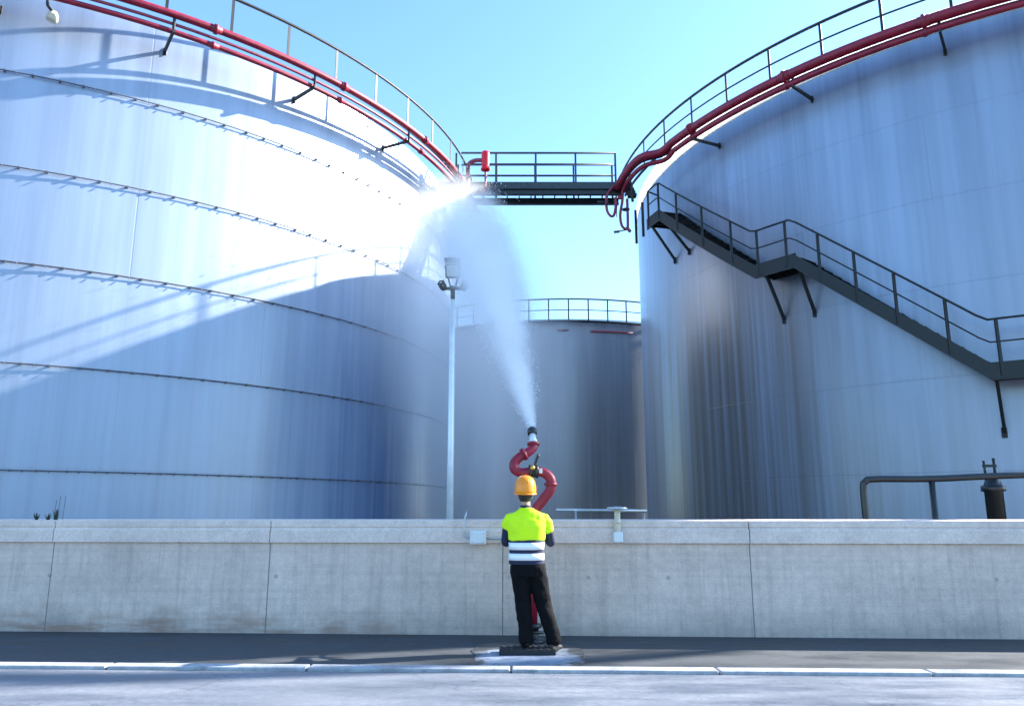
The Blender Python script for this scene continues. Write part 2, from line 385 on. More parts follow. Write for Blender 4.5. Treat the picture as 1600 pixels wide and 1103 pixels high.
# ------------------------------------------------------------------ tanks
def ring_sector(b, c, prof, a0=0, a1=360, step=2., closed=True):
    """sweep a closed (r, z) profile round the axis"""
    n = len(prof); k = int(round((a1-a0)/step)); vs = []
    cnt = k if closed else k+1
    for i in range(cnt):
        for r, z in prof: vs.append(pol(c, r, a0+(a1-a0)*i/k, z))
    fs = []
    for i in range(k):
        o = i*n; p = ((i+1) % cnt)*n
        fs += [(o+j, o+(j+1) % n, p+(j+1) % n, p+j) for j in range(n)]
    b.add(vs, fs, True)
def boxprof(r0, r1, z0, z1): return [(r0, z0), (r1, z0), (r1, z1), (r0, z1)]

def tank(name, loc, R, shellm, label, top=15.1, rings=(), jog=None, mid=True, posts=(), brackets=(), pipes=(), rail_h=1.15, glow_band=.0, deck=True, rr=1.0, group=None, pr=.035, railm='dark', rail_gap=None, edge=(-130, 10)):
    t = empty(name, loc, label, 'storage tank', group)
    O = (0, 0)
    b = MB(); b.lathe([(R, -.1), (R, top)], n=240); b.f = b.f[:-2]; b.sm = b.sm[:-2]
    # courses step out very slightly, like lapped plate
    sh = b.build('shell', shellm, t)
    b = MB(); b.lathe([(R-.02, top-.03), (R*.6, top+R*.055), (R*.2, top+R*.085), (.01, top+R*.09)], n=120); b.build('roof', M['rim'], t)
    b = MB(); ring_sector(b, O, boxprof(R+.004, R+.11, .0, .09)); b.build('base_ring', M['galv'], t)
    if glow_band:
        b = MB(); ring_sector(b, O, boxprof(R+.006, R+.02, top-.06, top+glow_band)); b.build('added_glow_band', M['band'], t)  # added band, shaped to give the white glow above the pipes
    for z in rings:
        b = MB(); rad = R+.07
        b.tube(arc(O, rad, 0, 357, z, 3), .017, 6, closed=True)
        a = -95.
        while a < 15:
            jit = random.uniform(-.15, .15)
            b.box(pol(O, R+.05, a+jit, z-.005), (.09, .045, .05), math.radians(a))
            b.tube([pol(O, rad+.02, a+.9+jit, z), pol(O, rad+.05, a+.9+jit, z-.045)], .013, 5)
            a += 2.1
        b.build('spray_ring', M['weld'], t)
    dz = top-.12
    if deck:
        b = MB()
        for r in (.06, .24, .42, .60, .78): ring_sector(b, O, boxprof(R+r, R+r+.018, dz-.03, dz+.0))
        ring_sector(b, O, boxprof(R+rr-.05, R+rr+.0, dz-.09, dz+.03))
        a = 0.
        while a < 360:
            b.bar(pol(O, R+.01, a, dz-.05), pol(O, R+rr-.06, a, dz-.05), .02, .03); a += 2.5
        b.build('walkway_grating', M['dark'], t)
    else:
        b = MB(); ring_sector(b, O, boxprof(R+rr-.06, R+rr+.0, dz-.08, dz+.02), *edge, closed=False); b.build('walkway_edge', M['dark'], t)
    zt = dz+rail_h+.05
    for a in posts:
        b = MB(); b.box(pol(O, R+rr-.02, a, (dz+zt)/2-.035), (.022, pr*1.7, zt-dz+.03), math.radians(a)); b.build('post', M[railm], t)
    a0, a1 = (0, 360) if rail_gap is None else rail_gap
    def rail_ring(z, r, nm, mm):
        b = MB()
        if rail_gap is None: b.tube(arc(O, R+rr-.02, 0, 358, z, 2), r, 6, closed=True)
        else: b.tube(arc(O, R+rr-.02, a0, a1, z, 2), r, 6)
        b.build(nm, mm, t)
    rail_ring(zt, pr, 'handrail', M[railm])
    if mid: rail_ring(dz+rail_h*.52, pr*.6, 'mid_rail', M['midrail'] if mid == 2 else M[railm])
    for (r, z, rad, mm, pa0, pa1, tail) in pipes:
        b = MB(); pts = arc(O, R+r, pa0, pa1, z, 2)
        if tail: pts = pts + spline([pts[-1]] + [Vector(q)-Vector(loc) for q in tail], 5)[1:]
        b.tube(pts, rad, 10)
        if rad > .06:
            fa = min(pa0, pa1)+4.
            while fa < max(pa0, pa1)-2:
                p_ = pol(O, R+r, fa, z); tg_ = pol(O, 1, fa+90, 0)
                b.lathe([(rad*1.38, -.045), (rad*1.38, .045)], p_, 14, tg_); b.lathe([(rad*1.06, -.16), (rad*1.06, .16)], p_, 14, tg_); fa += 13.6
        b.build('pipe', M[mm], t)
    for a in brackets:
        b = MB(); ang = math.radians(a)
        z0 = top-.74
        b.bar(pol(O, R+.0, a, z0), pol(O, R+1.22, a, z0), .07, .09)
        b.bar(pol(O, R+1.16, a, z0), pol(O, R+1.16, a, dz), .06, .06)
        b.bar(pol(O, R+.012, a, z0-.12), pol(O, R+.012, a, z0+.12), .12, .02)
        b.build('bracket', M['dark'], t)
    return t

LC = (-19.44, 33.39, 0); RC = (21.48, 32.46, 0); MC = (3.5, 59.4, 0)
LR, RR_, MR = 16.65, 15.64, 13.
lp = [-44.3+5.72*i for i in range(-14, 12)]
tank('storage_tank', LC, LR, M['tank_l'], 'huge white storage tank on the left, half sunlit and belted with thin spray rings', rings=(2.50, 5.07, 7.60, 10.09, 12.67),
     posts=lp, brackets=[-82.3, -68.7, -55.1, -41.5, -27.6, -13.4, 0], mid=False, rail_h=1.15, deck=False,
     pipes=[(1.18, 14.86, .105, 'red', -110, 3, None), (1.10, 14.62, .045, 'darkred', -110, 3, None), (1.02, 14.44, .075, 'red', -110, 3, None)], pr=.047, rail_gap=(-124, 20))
rp = [-130.5-6.03*i for i in range(-10, 7)] + [-177.5]
jogA = [(5.55, 26.6, 14.66), (4.85, 27.0, 14.62), (4.45, 28.3, 14.55), (4.3, 29.3, 14.45)]
jogB = [(5.72, 26.75, 14.42), (5.0, 27.2, 14.38), (4.62, 28.4, 14.35), (4.5, 29.6, 14.25)]
jogC = [(5.62, 26.7, 14.55), (4.9, 27.1, 14.5), (4.52, 28.35, 14.45), (4.4, 29.4, 14.35)]
tank('storage_tank', RC, RR_, M['tank_r'], 'huge pale storage tank on the right, in shade with a dark stair climbing round it', glow_band=.60, deck=False,
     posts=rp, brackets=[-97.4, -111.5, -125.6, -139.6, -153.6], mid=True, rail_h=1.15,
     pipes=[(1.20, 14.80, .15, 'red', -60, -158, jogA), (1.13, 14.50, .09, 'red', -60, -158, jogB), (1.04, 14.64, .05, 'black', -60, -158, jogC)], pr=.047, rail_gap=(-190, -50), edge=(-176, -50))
mp_ = [-90+5.3*i for i in range(-9, 12)]
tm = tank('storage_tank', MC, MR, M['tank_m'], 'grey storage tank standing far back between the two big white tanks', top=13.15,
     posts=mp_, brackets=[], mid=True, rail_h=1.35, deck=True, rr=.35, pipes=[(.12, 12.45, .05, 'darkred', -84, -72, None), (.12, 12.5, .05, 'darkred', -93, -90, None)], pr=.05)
for o in tm.children:
    if o.name.startswith('pipe'): o['label'] = 'short dull red pipe below the rim'

# ------------------------------------------------------------------ bridge between the tanks
br = empty('footbridge', (1.2, 30.0, 14.8), 'steel footbridge with open railings spanning the gap between the big tanks', 'footbridge')
x0, x1 = -3.0, 4.5
def rel(b): b.v = [(x-1.2, y-30., z-14.8) for x, y, z in b.v]; return b
for yy in (29.5, 30.5):
    b = MB(); b.box(((x0+x1)/2, yy, 14.32), (x1-x0, .05, .22)); b.box(((x0+x1)/2, yy-.03, 14.44), (x1-x0, .16, .03)); b.box(((x0+x1)/2, yy-.03, 14.21), (x1-x0, .2, .04))
    rel(b).build('girder', M['black'], br)
b = MB(); b.box(((x0+x1)/2, 30.0, 14.78), (x1-x0, .9, .04))
for i in range(14): b.box((x0+.3+i*.5, 30.0, 14.6), (.05, .9, .26))
rel(b).build('deck', M['dark'], br)
b = MB(); b.box(((x0+x1)/2, 29.46, 14.60), (x1-x0, .03, .26)); rel(b).build('side_plate', M['rail'], br)
for yy in (29.47, 30.53):
    for i in range(5):
        xx = -2.30+i*1.64; b = MB(); b.bar((xx, yy, 14.4), (xx, yy, 16.03), .075, .06); rel(b).build('post', M['rail'], br)
    for k, zz in enumerate((16.04, 15.5, 15.05)):
        b = MB(); b.tube([(x0+.9, yy, zz), (4.26, yy, zz)], .045 if k == 0 else .028, 8); rel(b).build('handrail' if k == 0 else 'mid_rail', M['rail'], br)

# ------------------------------------------------------------------ foam / water chamber with gooseneck beside the bridge
fz = empty('water_monitor', (-1.3, 29.1, 15.2), 'bright red upright cylinder on a curved pipe beside the left end of the footbridge', 'fire monitor')
def relto(b, c): b.v = [(x-c[0], y-c[1], z-c[2]) for x, y, z in b.v]; return b
c0 = (-1.3, 29.1, 15.2)
b = MB(); b.lathe([(.10, 15.08), (.19, 15.10), (.19, 15.18), (.15, 15.22), (.17, 15.3), (.17, 15.82), (.15, 15.90), (.05, 15.95)], (-1.08, 29.1, 0), 20); relto(b, c0).build('cylinder_head', M['redhot'], fz)
b = MB(); b.tube(spline([(-1.80, 29.1, 14.05), (-1.80, 29.1, 14.9), (-1.76, 29.1, 15.35), (-1.52, 29.1, 15.52), (-1.2, 29.1, 15.54)]), .085, 10); relto(b, c0).build('riser_pipe', M['darkred'], fz)
b = MB(); b.tube(spline([(-1.08, 29.1, 15.1), (-1.08, 29.1, 14.5), (-1.16, 29.1, 14.22), (-1.42, 29.1, 14.1), (-1.72, 29.1, 14.3)]), .045, 8); relto(b, c0).build('return_pipe', M['red'], fz)

def drop_pipe(label, segs, m, origin, flanges=(), hr=.05, fm='dark', name='drain_pipe'):
    t = empty(name, origin, label, 'pipe', None)
    for s_, r in segs:
        b = MB(); b.tube(spline(s_, 5), r, 8); relto(b, origin).build('pipe', M[m], t)
    for p, ax, rad, ln in flanges:
        b = MB(); ax = Vector(ax).normalized(); b.lathe([(rad, -ln/2), (rad, ln/2)], p, 14, ax); relto(b, origin).build('valve_handle' if rad > .09 else 'flange', M[fm], t)
    return t
drop_pipe('hooked grey drain pipes hanging under the left end of the footbridge',
    [([(-1.95, 29.2, 14.5), (-1.85, 29.2, 14.1), (-1.62, 29.2, 13.9), (-1.55, 29.2, 13.55), (-1.60, 29.2, 13.38)], .06),
     ([(-1.95, 29.2, 13.42), (-1.3, 29.2, 13.36)], .05), ([(-2.3, 29.2, 14.3), (-2.0, 29.2, 13.9), (-1.85, 29.2, 13.5)], .05)], 'rail', (-1.7, 29.2, 13.8),
    [((-1.32, 29.2, 13.36), (1, 0, 0), .10, .06), ((-1.98, 29.2, 14.18), (.6, 0, -1), .16, .22)])
drop_pipe('u-shaped dull red pipe hanging under the right end of the footbridge',
    [([(4.15, 29.3, 14.5), (3.86, 29.3, 14.1), (3.84, 29.3, 13.5), (3.98, 29.3, 13.22), (4.12, 29.3, 13.25), (4.2, 29.3, 13.6), (4.2, 29.3, 14.0)], .055)], 'darkred', (4.0, 29.3, 13.8),
    [((3.84, 29.3, 13.72), (0, 0, 1), .10, .06), ((3.62, 29.3, 13.82), (1, 0, 0), .04, .3)], fm='rail')
drop_pipe('longest looped pipe with valve, hanging between the footbridge and the right tank',
    [([(4.5, 29.2, 14.3), (4.46, 29.2, 13.8), (4.36, 29.2, 13.2), (4.42, 29.2, 12.75), (4.62, 29.2, 12.62), (4.66, 29.2, 13.0), (4.66, 29.2, 13.9)], .055),
     ([(4.3, 29.2, 13.95), (4.5, 29.2, 14.0)], .09), ([(4.6, 29.2, 12.7), (4.75, 29.2, 12.5)], .07)], 'darkred', (4.5, 29.2, 13.4),
    [((4.6, 29.2, 13.45), (0, 0, 1), .15, .05), ((4.2, 29.2, 12.50), (1, 0, .1), .05, .22), ((4.42, 29.2, 12.55), (1, 0, .2), .025, .4)], fm='rail')
b = MB()
for i in range(5): b.box((4.85-.03*i, 29.1+.1*i, 14.0+.16*i), (.34, .3, .13))
b.tube([(4.75, 29.0, 14.9), (4.85, 29.0, 13.7)], .06, 8)
tag(relto(b, (4.8, 29.2, 14.2)).build('pipe_valve', M['dark'], loc=(4.8, 29.2, 14.2), bevel=.02), 'dark stacked valve body where the footbridge meets the right tank', 'valve')

# ------------------------------------------------------------------ stair round the right tank
st = empty('spiral_staircase', RC, 'dark steel stair with landings and handrails winding down the right tank', 'staircase')
O = (0, 0); Ri, Ro = RR_+.12, RR_+1.0
prof_z = [(-166.2, 12.68), (-162.6, 12.68), (-146.1, 9.06), (-141.4, 9.06), (-125.0, 5.1), (-117.5, 5.1), (-92.0, 0.05)]   # walking surface along the azimuth
def zwalk(a):
    for (a0, z0), (a1, z1) in zip(prof_z[:-1], prof_z[1:]):
        if a0 <= a <= a1: return z0+(z1-z0)*(a-a0)/(a1-a0)
    return prof_z[0][1] if a < prof_z[0][0] else prof_z[-1][1]
def strip(name, r, z_lo, z_hi, thick, m):
    b = MB(); As = []
    for (a0, _), (a1, _) in zip(prof_z[:-1], prof_z[1:]):
        n = max(2, int((a1-a0)/1.)); As += [a0+(a1-a0)*i/n for i in range(n)]
    As.append(prof_z[-1][0]); vs = []
    for a in As:
        z = zwalk(a)
        vs += [pol(O, r, a, z+z_lo), pol(O, r+thick, a, z+z_lo), pol(O, r+thick, a, z+z_hi), pol(O, r, a, z+z_hi)]
    fs = []
    for i in range(len(As)-1):
        o = i*4; fs += [(o+j, o+(j+1) % 4, o+4+(j+1) % 4, o+4+j) for j in range(4)]
    fs += [(3, 2, 1, 0), tuple(len(vs)-4+j for j in range(4))]
    b.add(vs, fs); return b.build(name, m, st)
strip('stringer', Ro, -.38, .07, .04, M['dark']); strip('stringer', Ri, -.28, .05, .04, M['dark'])
for (a0, a1, z) in ((-166.2, -162.6, 12.68), (-146.1, -141.4, 9.06), (-125.0, -117.5, 5.1)):
    b = MB(); ring_sector(b, O, boxprof(Ri+.045, Ro-.005, z-.06, z-.01), a0, a1, .6, closed=False)
    for k in range(4): b.bar(pol(O, Ri+.04, a0+(a1-a0)*k/3., z-.16), pol(O, Ro, a0+(a1-a0)*k/3., z-.16), .05, .16)
    b.build('landing', M['dark'], st)
for (a0, z0), (a1, z1) in ((prof_z[1], prof_z[2]), (prof_z[3], prof_z[4]), (prof_z[5], prof_z[6])):
    n = int(round(abs(z1-z0)/.225))
    for i in range(n):
        a = a0+(a1-a0)*(i+.5)/n; z = z0+(z1-z0)*(i+.5)/n
        b = MB(); ring_sector(b, O, boxprof(Ri+.045, Ro-.005, z-.035, z), a-.42, a+.42, .42, closed=False); b.build('step', M['rail'], st)
pa = [-165.6, -162.6, -158.4, -153.6, -149.1, -145.6, -142.1, -138.6, -135.2, -131.8, -127.85, -124.2, -121., -117.5, -113.5, -109.5, -105.5, -101.5, -97.5, -93.5]
for a in pa:
    z = zwalk(a); b = MB(); b.bar(pol(O, Ro+.03, a, z-.28), pol(O, Ro+.03, a, z+1.14), .075, .05); b.build('post', M['dark'], st)
for zz, r, nm in ((1.16, .032, 'handrail'), (.58, .022, 'mid_rail')):
    pts = []; a = -165.6
    if nm == 'handrail': pts.append(pol(O, Ro-.5, -166.2, zwalk(a)+zz-.05))
    while a <= -92:
        pts.append(pol(O, Ro+.03, a, zwalk(a)+zz)); a += .8
    b = MB(); b.tube(pts, r, 6); b.build(nm, M['dark'], st)
for a, z, zl in ((-165.2, 12.5, 1.45), (-161.2, 12.2, 1.15), (-145.3, 9.25, 1.8), (-141.4, 9.25, 1.8), (-124.7, 5.1, 1.6), (-118.5, 5.1, 1.6)):
    b = MB(); b.bar(pol(O, Ro-.02, a, z-.1), pol(O, RR_+.02, a, z-zl), .08, .08)
    b.bar(pol(O, RR_+.02, a, z-zl-.13), pol(O, RR_+.02, a, z-zl+.13), .16, .03); b.build('strut', M['dark'], st)
# two tall rear posts where the top landing meets the walkway
for a in (-168.6, -171.5):
    b = MB(); b.bar(pol(O, Ro-.1, a, 12.3), pol(O, Ro-.1, a, 13.75), .10, .06); b.build('post', M['dark'], st)

# ------------------------------------------------------------------ lamp pole
lo = (-1.26, 16.0, -.14)
lp_ = empty('floodlight_pole', lo, 'tall pale pole with a cluster of floodlights behind the wall', 'floodlight')
b = MB(); b.tube([(0, 0, 0), (-.01, 0, 3.2), (-.02, 0, 6.15)], [.078, .068, .055], 14); b.lathe([(.14, 0), (.14, .03)]); b.build('pole', M['pole'], lp_)
b = MB(); b.tube([(-.02, 0, 6.1), (-.02, 0, 6.45)], .05, 10); b.bar((-.24, 0, 6.40), (.24, 0, 6.40), .05, .06)
b.bar((-.06, 0, 6.4), (-.20, -.02, 6.9), .03, .03); b.bar((.03, 0, 6.4), (.14, -.02, 6.9), .03, .03); b.build('crossarm', M['lamp_body'], lp_)
def lamp(cx, cz, tilt, wd, ht, m='lamp_body', yaw=0.):
    rm = Matrix.Rotation(yaw, 3, 'Z') @ Matrix.Rotation(tilt, 3, 'X')
    c = Vector((cx, -.10, cz))
    b = MB(); b.box(c, (wd, .14, ht), mtx=rm)
    for k in range(4): b.box(c + rm @ Vector((0, .09, (-.35+.23*k)*ht)), (wd*.8, .05, .015), mtx=rm)
    for sx in (-1, 1): b.box(c + rm @ Vector((sx*(wd/2-.012), -.08, 0)), (.024, .03, ht), mtx=rm)
    for sz in (-1, 1): b.box(c + rm @ Vector((0, -.08, sz*(ht/2-.012))), (wd-.05, .03, .024), mtx=rm)
    h = b.build('lamp_head', M[m], lp_, bevel=.01)
    b = MB(); b.box(c + rm @ Vector((0, -.073, 0)), (wd-.055, .008, ht-.055), mtx=rm); b.build('lens', M['glass'], h)
lamp(-.02, 6.76, math.radians(12), .31, .30)
lamp(-.24, 6.44, math.radians(-38), .12, .12, yaw=math.radians(-30)); lamp(.24, 6.44, math.radians(-38), .13, .12, yaw=math.radians(30))
b = MB(); b.box((-.02, -.2, 6.97), (.34, .30, .03)); b.build('hood', M['lamp_body'], lp_, bevel=.008)

# ------------------------------------------------------------------ small things on the wall
def wallpt(x, dy, z): return (x, WY(x)+dy, z)
jb = empty('junction_box', wallpt(-.44, -.06, 1.21), 'small pale junction box fixed on the wall left of the worker', 'electrical box')
b = MB(); b.box((0, -.03, 0), (.21, .08, .17)); b.build('enclosure', M['boxgrey'], jb, bevel=.012)
b = MB(); b.box((0, -.075, 0), (.18, .012, .14)); b.build('cover', M['boxgrey'], jb, bevel=.006)
b = MB()
for sx in (-1, 1):
    for sz in (-1, 1): b.lathe([(.008, 0), (.006, .006)], (sx*.075, -.082, sz*.055), 8, (0, -1, 0))
b.build('screw', M['galv'], jb)
b = MB()
b.tube(spline([(-.56, WY(-.56)-.08, 1.20), (-.62, WY(-.6)-.08, 1.24), (-.62, WY(-.6)-.08, 1.40), (-.60, WY(-.6)-.05, 1.52), (-.60, WY(-.6)+.3, 1.53)]), .012, 6)
b.tube([wallpt(-.33, -.08, 1.20), wallpt(.0, -.08, 1.20)], .012, 6)
b.box(wallpt(-.15, -.07, 1.20), (.03, .03, .04))
tag(b.build('cable_conduit', M['galv']), 'thin grey conduit running out of the junction box over the coping', 'conduit')
vp = empty('vent_valve', wallpt(1.36, -.09, 1.22), 'cream pipe stub with a flat round handwheel rising over the coping, right of the worker', 'valve')
b = MB(); b.tube([(0, 0, -.02), (0, 0, .34)], .038, 12); b.lathe([(.05, .17), (.05, .2)], (0, 0, 0), 14); b.build('stem', M['cream'], vp)
b = MB(); b.box((0, -.01, 0), (.12, .10, .13)); b.box((0, .04, .02), (.05, .05, .2)); b.build('bracket', M['boxgrey'], vp, bevel=.012)
b = MB(); b.lathe([(.02, .335), (.13, .345), (.14, .36), (.13, .375), (.02, .385)], (0, 0, 0), 20); b.build('handwheel', M['galv'], vp)
b = MB(); b.tube([(.62, 11.1, 1.56), (1.9, 11.04, 1.55)], .022, 8)
for xx in (.9, 1.86): b.tube([(xx, 11.08, 0), (xx, 11.08, 1.56)], .018, 6)
tag(b.build('thin_pipe', M['galv']), 'thin pale pipe running level just above the wall top behind the vent valve', 'pipe')
# little dark tufts on the left end of the wall
for i, (px, h_) in enumerate(((-6.50, .10), (-6.34, .09), (-6.23, .16))):
    b = MB(); random.seed(30+i)
    for k in range(26):
        a = random.uniform(0, 2*PI); r = random.uniform(.01, .055); hh = h_*random.uniform(.4, 1.1)
        p = Vector((r*.3*math.cos(a), r*.3*math.sin(a), 0)); q = Vector((r*math.cos(a), r*math.sin(a), hh*.8))
        s_ = Vector((-math.sin(a), math.cos(a), 0))*.006
        b.add([p-s_, p+s_, q+s_*.5, q-s_*.5, q+Vector((0, 0, hh*.15))], [(0, 1, 2, 3), (3, 2, 4)])
    if i == 2:
        for dx in (-.03, .02, .09): b.tube([(dx, 0, 0), (dx+.01, 0, .26+.06*(dx > 0))], .003, 4)
    lab = ['low dark weed tuft on the wall top, leftmost of three', 'middle dark weed tuft of three on the wall top at the far left', 'weed tuft with tall bare stalks on the wall top at the far left'][i]
    tag(b.build('weed_tuft', M['weed'], loc=(px, WY(px)+.12, 1.43)), lab, 'weed', 'weed tufts on the wall')

# ------------------------------------------------------------------ black pipe rail and valve behind the wall on the right
pg = empty('pipe_guardrail', (5.43, 12.0, 0), 'thick black pipe rail rising behind the wall at the right', 'guard rail')
pr0 = (5.43, 12.0, 0)
b = MB(); b.tube(spline([(5.43, 12.05, 0), (5.43, 12.05, 1.2), (5.43, 12.05, 1.88), (5.47, 12.04, 1.99), (5.60, 12.03, 2.03), (6.5, 12.0, 2.035), (7.9, 11.9, 2.09), (12., 11.6, 2.2)], 6), .05, 12); relto(b, pr0).build('rail', M['black'], pg)
for xx, yy in ((6.47, 12.0), (8.9, 11.85), (10.5, 11.7)):
    b = MB(); b.tube([(xx, yy, 0), (xx, yy, 2.05)], .045, 10); relto(b, pr0).build('post', M['black'], pg)
vv = empty('pipe_valve', (7.5, 12.15, 0), 'black upright flanged pipe with a valve on top, crossing behind the black pipe rail', 'valve')
b = MB(); b.lathe([(.13, 0), (.13, 1.84), (.17, 1.85), (.17, 1.93), (.13, 1.94), (.10, 2.02), (.07, 2.1)], (0, 0, 0), 20); b.build('pipe', M['black'], vv)
b = MB(); b.tube([(-.09, 0, 2.0), (-.10, 0, 2.32)], .018, 6); b.tube([(.06, 0, 2.0), (.06, 0, 2.36)], .022, 6); b.bar((-.12, 0, 2.24), (.09, 0, 2.24), .03, .04); b.build('valve_yoke', M['dark'], vv)

# lamp at the top-left corner hanging from the left tank
hl = empty('hanging_lamp', (-12.0, 17.9, 14.2), 'small dark lamp hanging below the left tank rim in the top left corner', 'lamp')
b = MB(); b.tube([(-.35, .2, .75), (-.25, .1, .4), (0, 0, .1)], .04, 8); b.build('arm', M['dark'], hl)
b = MB(); b.lathe([(.05, .14), (.12, .06), (.15, -.08), (.12, -.14)], (0, 0, 0), 14, (.3, 0, 1)); b.build('lamp_shade', M['cream'], hl)

# ------------------------------------------------------------------ fire monitor held by the worker
mo = (.25, 9.78, 0)
fm = empty('water_cannon', mo, 'red swivelling water cannon on a pipe stand, aimed up over the wall', 'water cannon')
b = MB(); b.lathe([(.15, 0), (.15, .03), (.075, .035), (.075, .16), (.11, .17), (.11, .21), (.06, .22)], (.25, 9.78, 0), 18)
b.tube([(.12, 9.7, .12), (.38, 9.7, .12)], .02, 8); relto(b, mo).build('base', M['black'], fm)
b = MB(); b.tube([(.25, 9.78, .2), (.25, 9.78, 1.45)], .062, 14); b.lathe([(.09, .66), (.09, .72)], (.25, 9.78, 0), 16); b.lathe([(.095, 1.36), (.095, 1.385), (.07, 1.387), (.07, 1.393), (.095, 1.395), (.095, 1.42)], (.25, 9.78, 0), 18); relto(b, mo).build('riser', M['red'], fm)
b = MB(); b.tube(spline([(.25, 9.78, 1.44), (.29, 9.78, 1.56), (.40, 9.78, 1.70), (.485, 9.78, 1.82), (.49, 9.78, 1.93), (.42, 9.78, 2.01), (.32, 9.78, 2.04)], 6), .062, 14); b.lathe([(.082, -.02), (.082, .02)], (.487, 9.78, 1.875), 16, (0, 0, 1)); relto(b, mo).build('lower_elbow', M['red'], fm)
b = MB(); b.tube(spline([(.22, 9.77, 2.03), (.12, 9.77, 2.02), (.035, 9.77, 2.06), (.03, 9.78, 2.14), (.10, 9.80, 2.22), (.20, 9.83, 2.28), (.265, 9.86, 2.34), (.275, 9.88, 2.40)], 6), .06, 14); b.lathe([(.08, -.018), (.08, .018)], (.15, 9.815, 2.252), 16, (.9, .2, .5)); b.lathe([(.078, -.02), (.078, .015)], (.274, 9.88, 2.39), 16, (0, .2, 1)); relto(b, mo).build('upper_elbow', M['red'], fm)
b = MB(); b.lathe([(.085, -.06), (.085, -.02), (.07, -.015), (.07, .015), (.085, .02), (.085, .06)], (.27, 9.775, 2.035), 16, (1, 0, 0)); relto(b, mo).build('swivel_joint', M['black'], fm)
nz0 = Vector((.275, 9.88, 2.40)); ND = Vector((-.02, .12, .22)).normalized()
b = MB(); b.lathe([(.05, -.01), (.055, .03), (.042, .06), (.040, .13)], nz0, 16, ND); relto(b, mo).build('nozzle', M['boxgrey'], fm)
b = MB(); b.lathe([(.048, .13), (.062, .14), (.062, .2), (.05, .225), (.035, .225)], nz0, 16, ND); relto(b, mo).build('nozzle_tip', M['black'], fm)
b = MB(); b.tube(spline([(.27, 9.72, 2.02), (.29, 9.68, 2.12), (.33, 9.66, 2.24)]), .016, 8); hnd = relto(b, mo).build('control_lever', M['black'], fm)
b = MB(); b.ball((.255, 9.66, 2.075), .032, 10, 8); relto(b, mo).build('lever_knob', M['brass'], fm)
b = MB(); b.box((.36, 9.715, 2.04), (.04, .02, .06)); relto(b, mo).build('tag_plate', M['boxgrey'], fm)
# two-handed tiller at chest height
b = MB(); b.tube([(.02, 9.50, 1.30), (.46, 9.50, 1.30)], .014, 8); b.tube([(.25, 9.50, 1.30), (.25, 9.74, 1.30)], .018, 8); relto(b, mo).build('tiller_bar', M['black'], fm)

# ------------------------------------------------------------------ rubber mat
b = MB(); b.box((0, 0, .03), (.62, .26, .06))
for i in range(9): b.box((-.28+.07*i, 0, .063), (.022, .24, .012))
tag(b.build('step_mat', M['rubber'], loc=(.17, 9.0, .006), bevel=.008), 'black ribbed rubber mat under the feet of the worker', 'mat')

# ------------------------------------------------------------------ person
PX, PY_ = .17, 9.1
P = empty('person', (PX, PY_, 0), 'person seen from behind in orange hard hat, yellow vest and black trousers', 'person')
po = (PX, PY_, 0)
Z = Vector((0, 0, 1)); X = Vector((1, 0, 0))
def limb(b, pts, rads, side=(1, 0, 0), n=14, flat=1.):
    """tapering limb through pts with radii, rounded ends"""
    pts = [Vector(p) for p in pts]; rings = []
    for i, p in enumerate(pts):
        d = (pts[min(i+1, len(pts)-1)] - pts[max(i-1, 0)]).normalized(); r = rads[i]
        a, c = (r if isinstance(r, tuple) else (r, r*flat))
        if i == 0: rings += [(p-d*a*.55, a*.5, c*.5, d, side), (p-d*a*.25, a*.85, c*.85, d, side)]
        rings.append((p, a, c, d, side))
        if i == len(pts)-1: rings += [(p+d*a*.25, a*.85, c*.85, d, side), (p+d*a*.55, a*.5, c*.5, d, side)]
    b.loft(rings, n)
LH, RH = Vector((.09, 9.10, .97)), Vector((.27, 9.10, .97))
LK, RK = Vector((.125, 9.13, .53)), Vector((.355, 9.13, .53))
LA, RA = Vector((.165, 9.05, .14)), Vector((.465, 9.04, .14))
LS, RS = Vector((-.045, 9.12, 1.485)), Vector((.395, 9.12, 1.485))
LE, RE = Vector((-.075, 9.20, 1.19)), Vector((.455, 9.20, 1.19))
LW, RW = Vector((.06, 9.42, 1.29)), Vector((.375, 9.42, 1.29))
# body: head, neck, trunk, arms, hands, legs -- one continuous surface
b = MB()
hc = Vector((.155, 9.13, 1.735))
b.ball(hc, (.078, .098, .115), 24, 16)                               # skull
b.loft([((.155, 9.165, 1.635), .030, .03, Z, X), ((.155, 9.165, 1.645), .048, .050, Z, X), ((.155, 9.16, 1.70), .066, .066, Z, X), ((.155, 9.15, 1.76), .070, .078, Z, X)], 18)  # jaw
b.ball((.155, 9.232, 1.715), (.014, .020, .024)); b.ball((.155, 9.225, 1.745), (.010, .012, .026))     # nose
b.ball((.155, 9.214, 1.672), (.026, .012, .010))                      # lips
b.ball((.155, 9.205, 1.770), (.055, .018, .012))                      # brow
for s in (-1, 1): b.ball((.155+s*.079, 9.125, 1.725), (.010, .020, .032))   # ears
limb(b, [(.16, 9.10, 1.52), (.157, 9.12, 1.66)], [.062, .054])        # neck
b.loft([((.17, 9.1, .93), .15, .105, Z, X, 2.4), ((.17, 9.1, 1.08), .145, .10, Z, X, 2.4), ((.17, 9.11, 1.3), .165, .11, Z, X, 2.4), ((.172, 9.11, 1.43), .165, .09, Z, X, 2.4), ((.172, 9.11, 1.50), .10, .06, Z, X)], 24)
for S, E_, W in ((LS, LE, LW), (RS, RE, RW)):
    limb(b, [S+(LS+RS-S*2)*.06-Z*.03, S.lerp(E_, .5), E_], [.046, .048, .042]); limb(b, [E_, E_.lerp(W, .35), W], [.043, .042, .027])
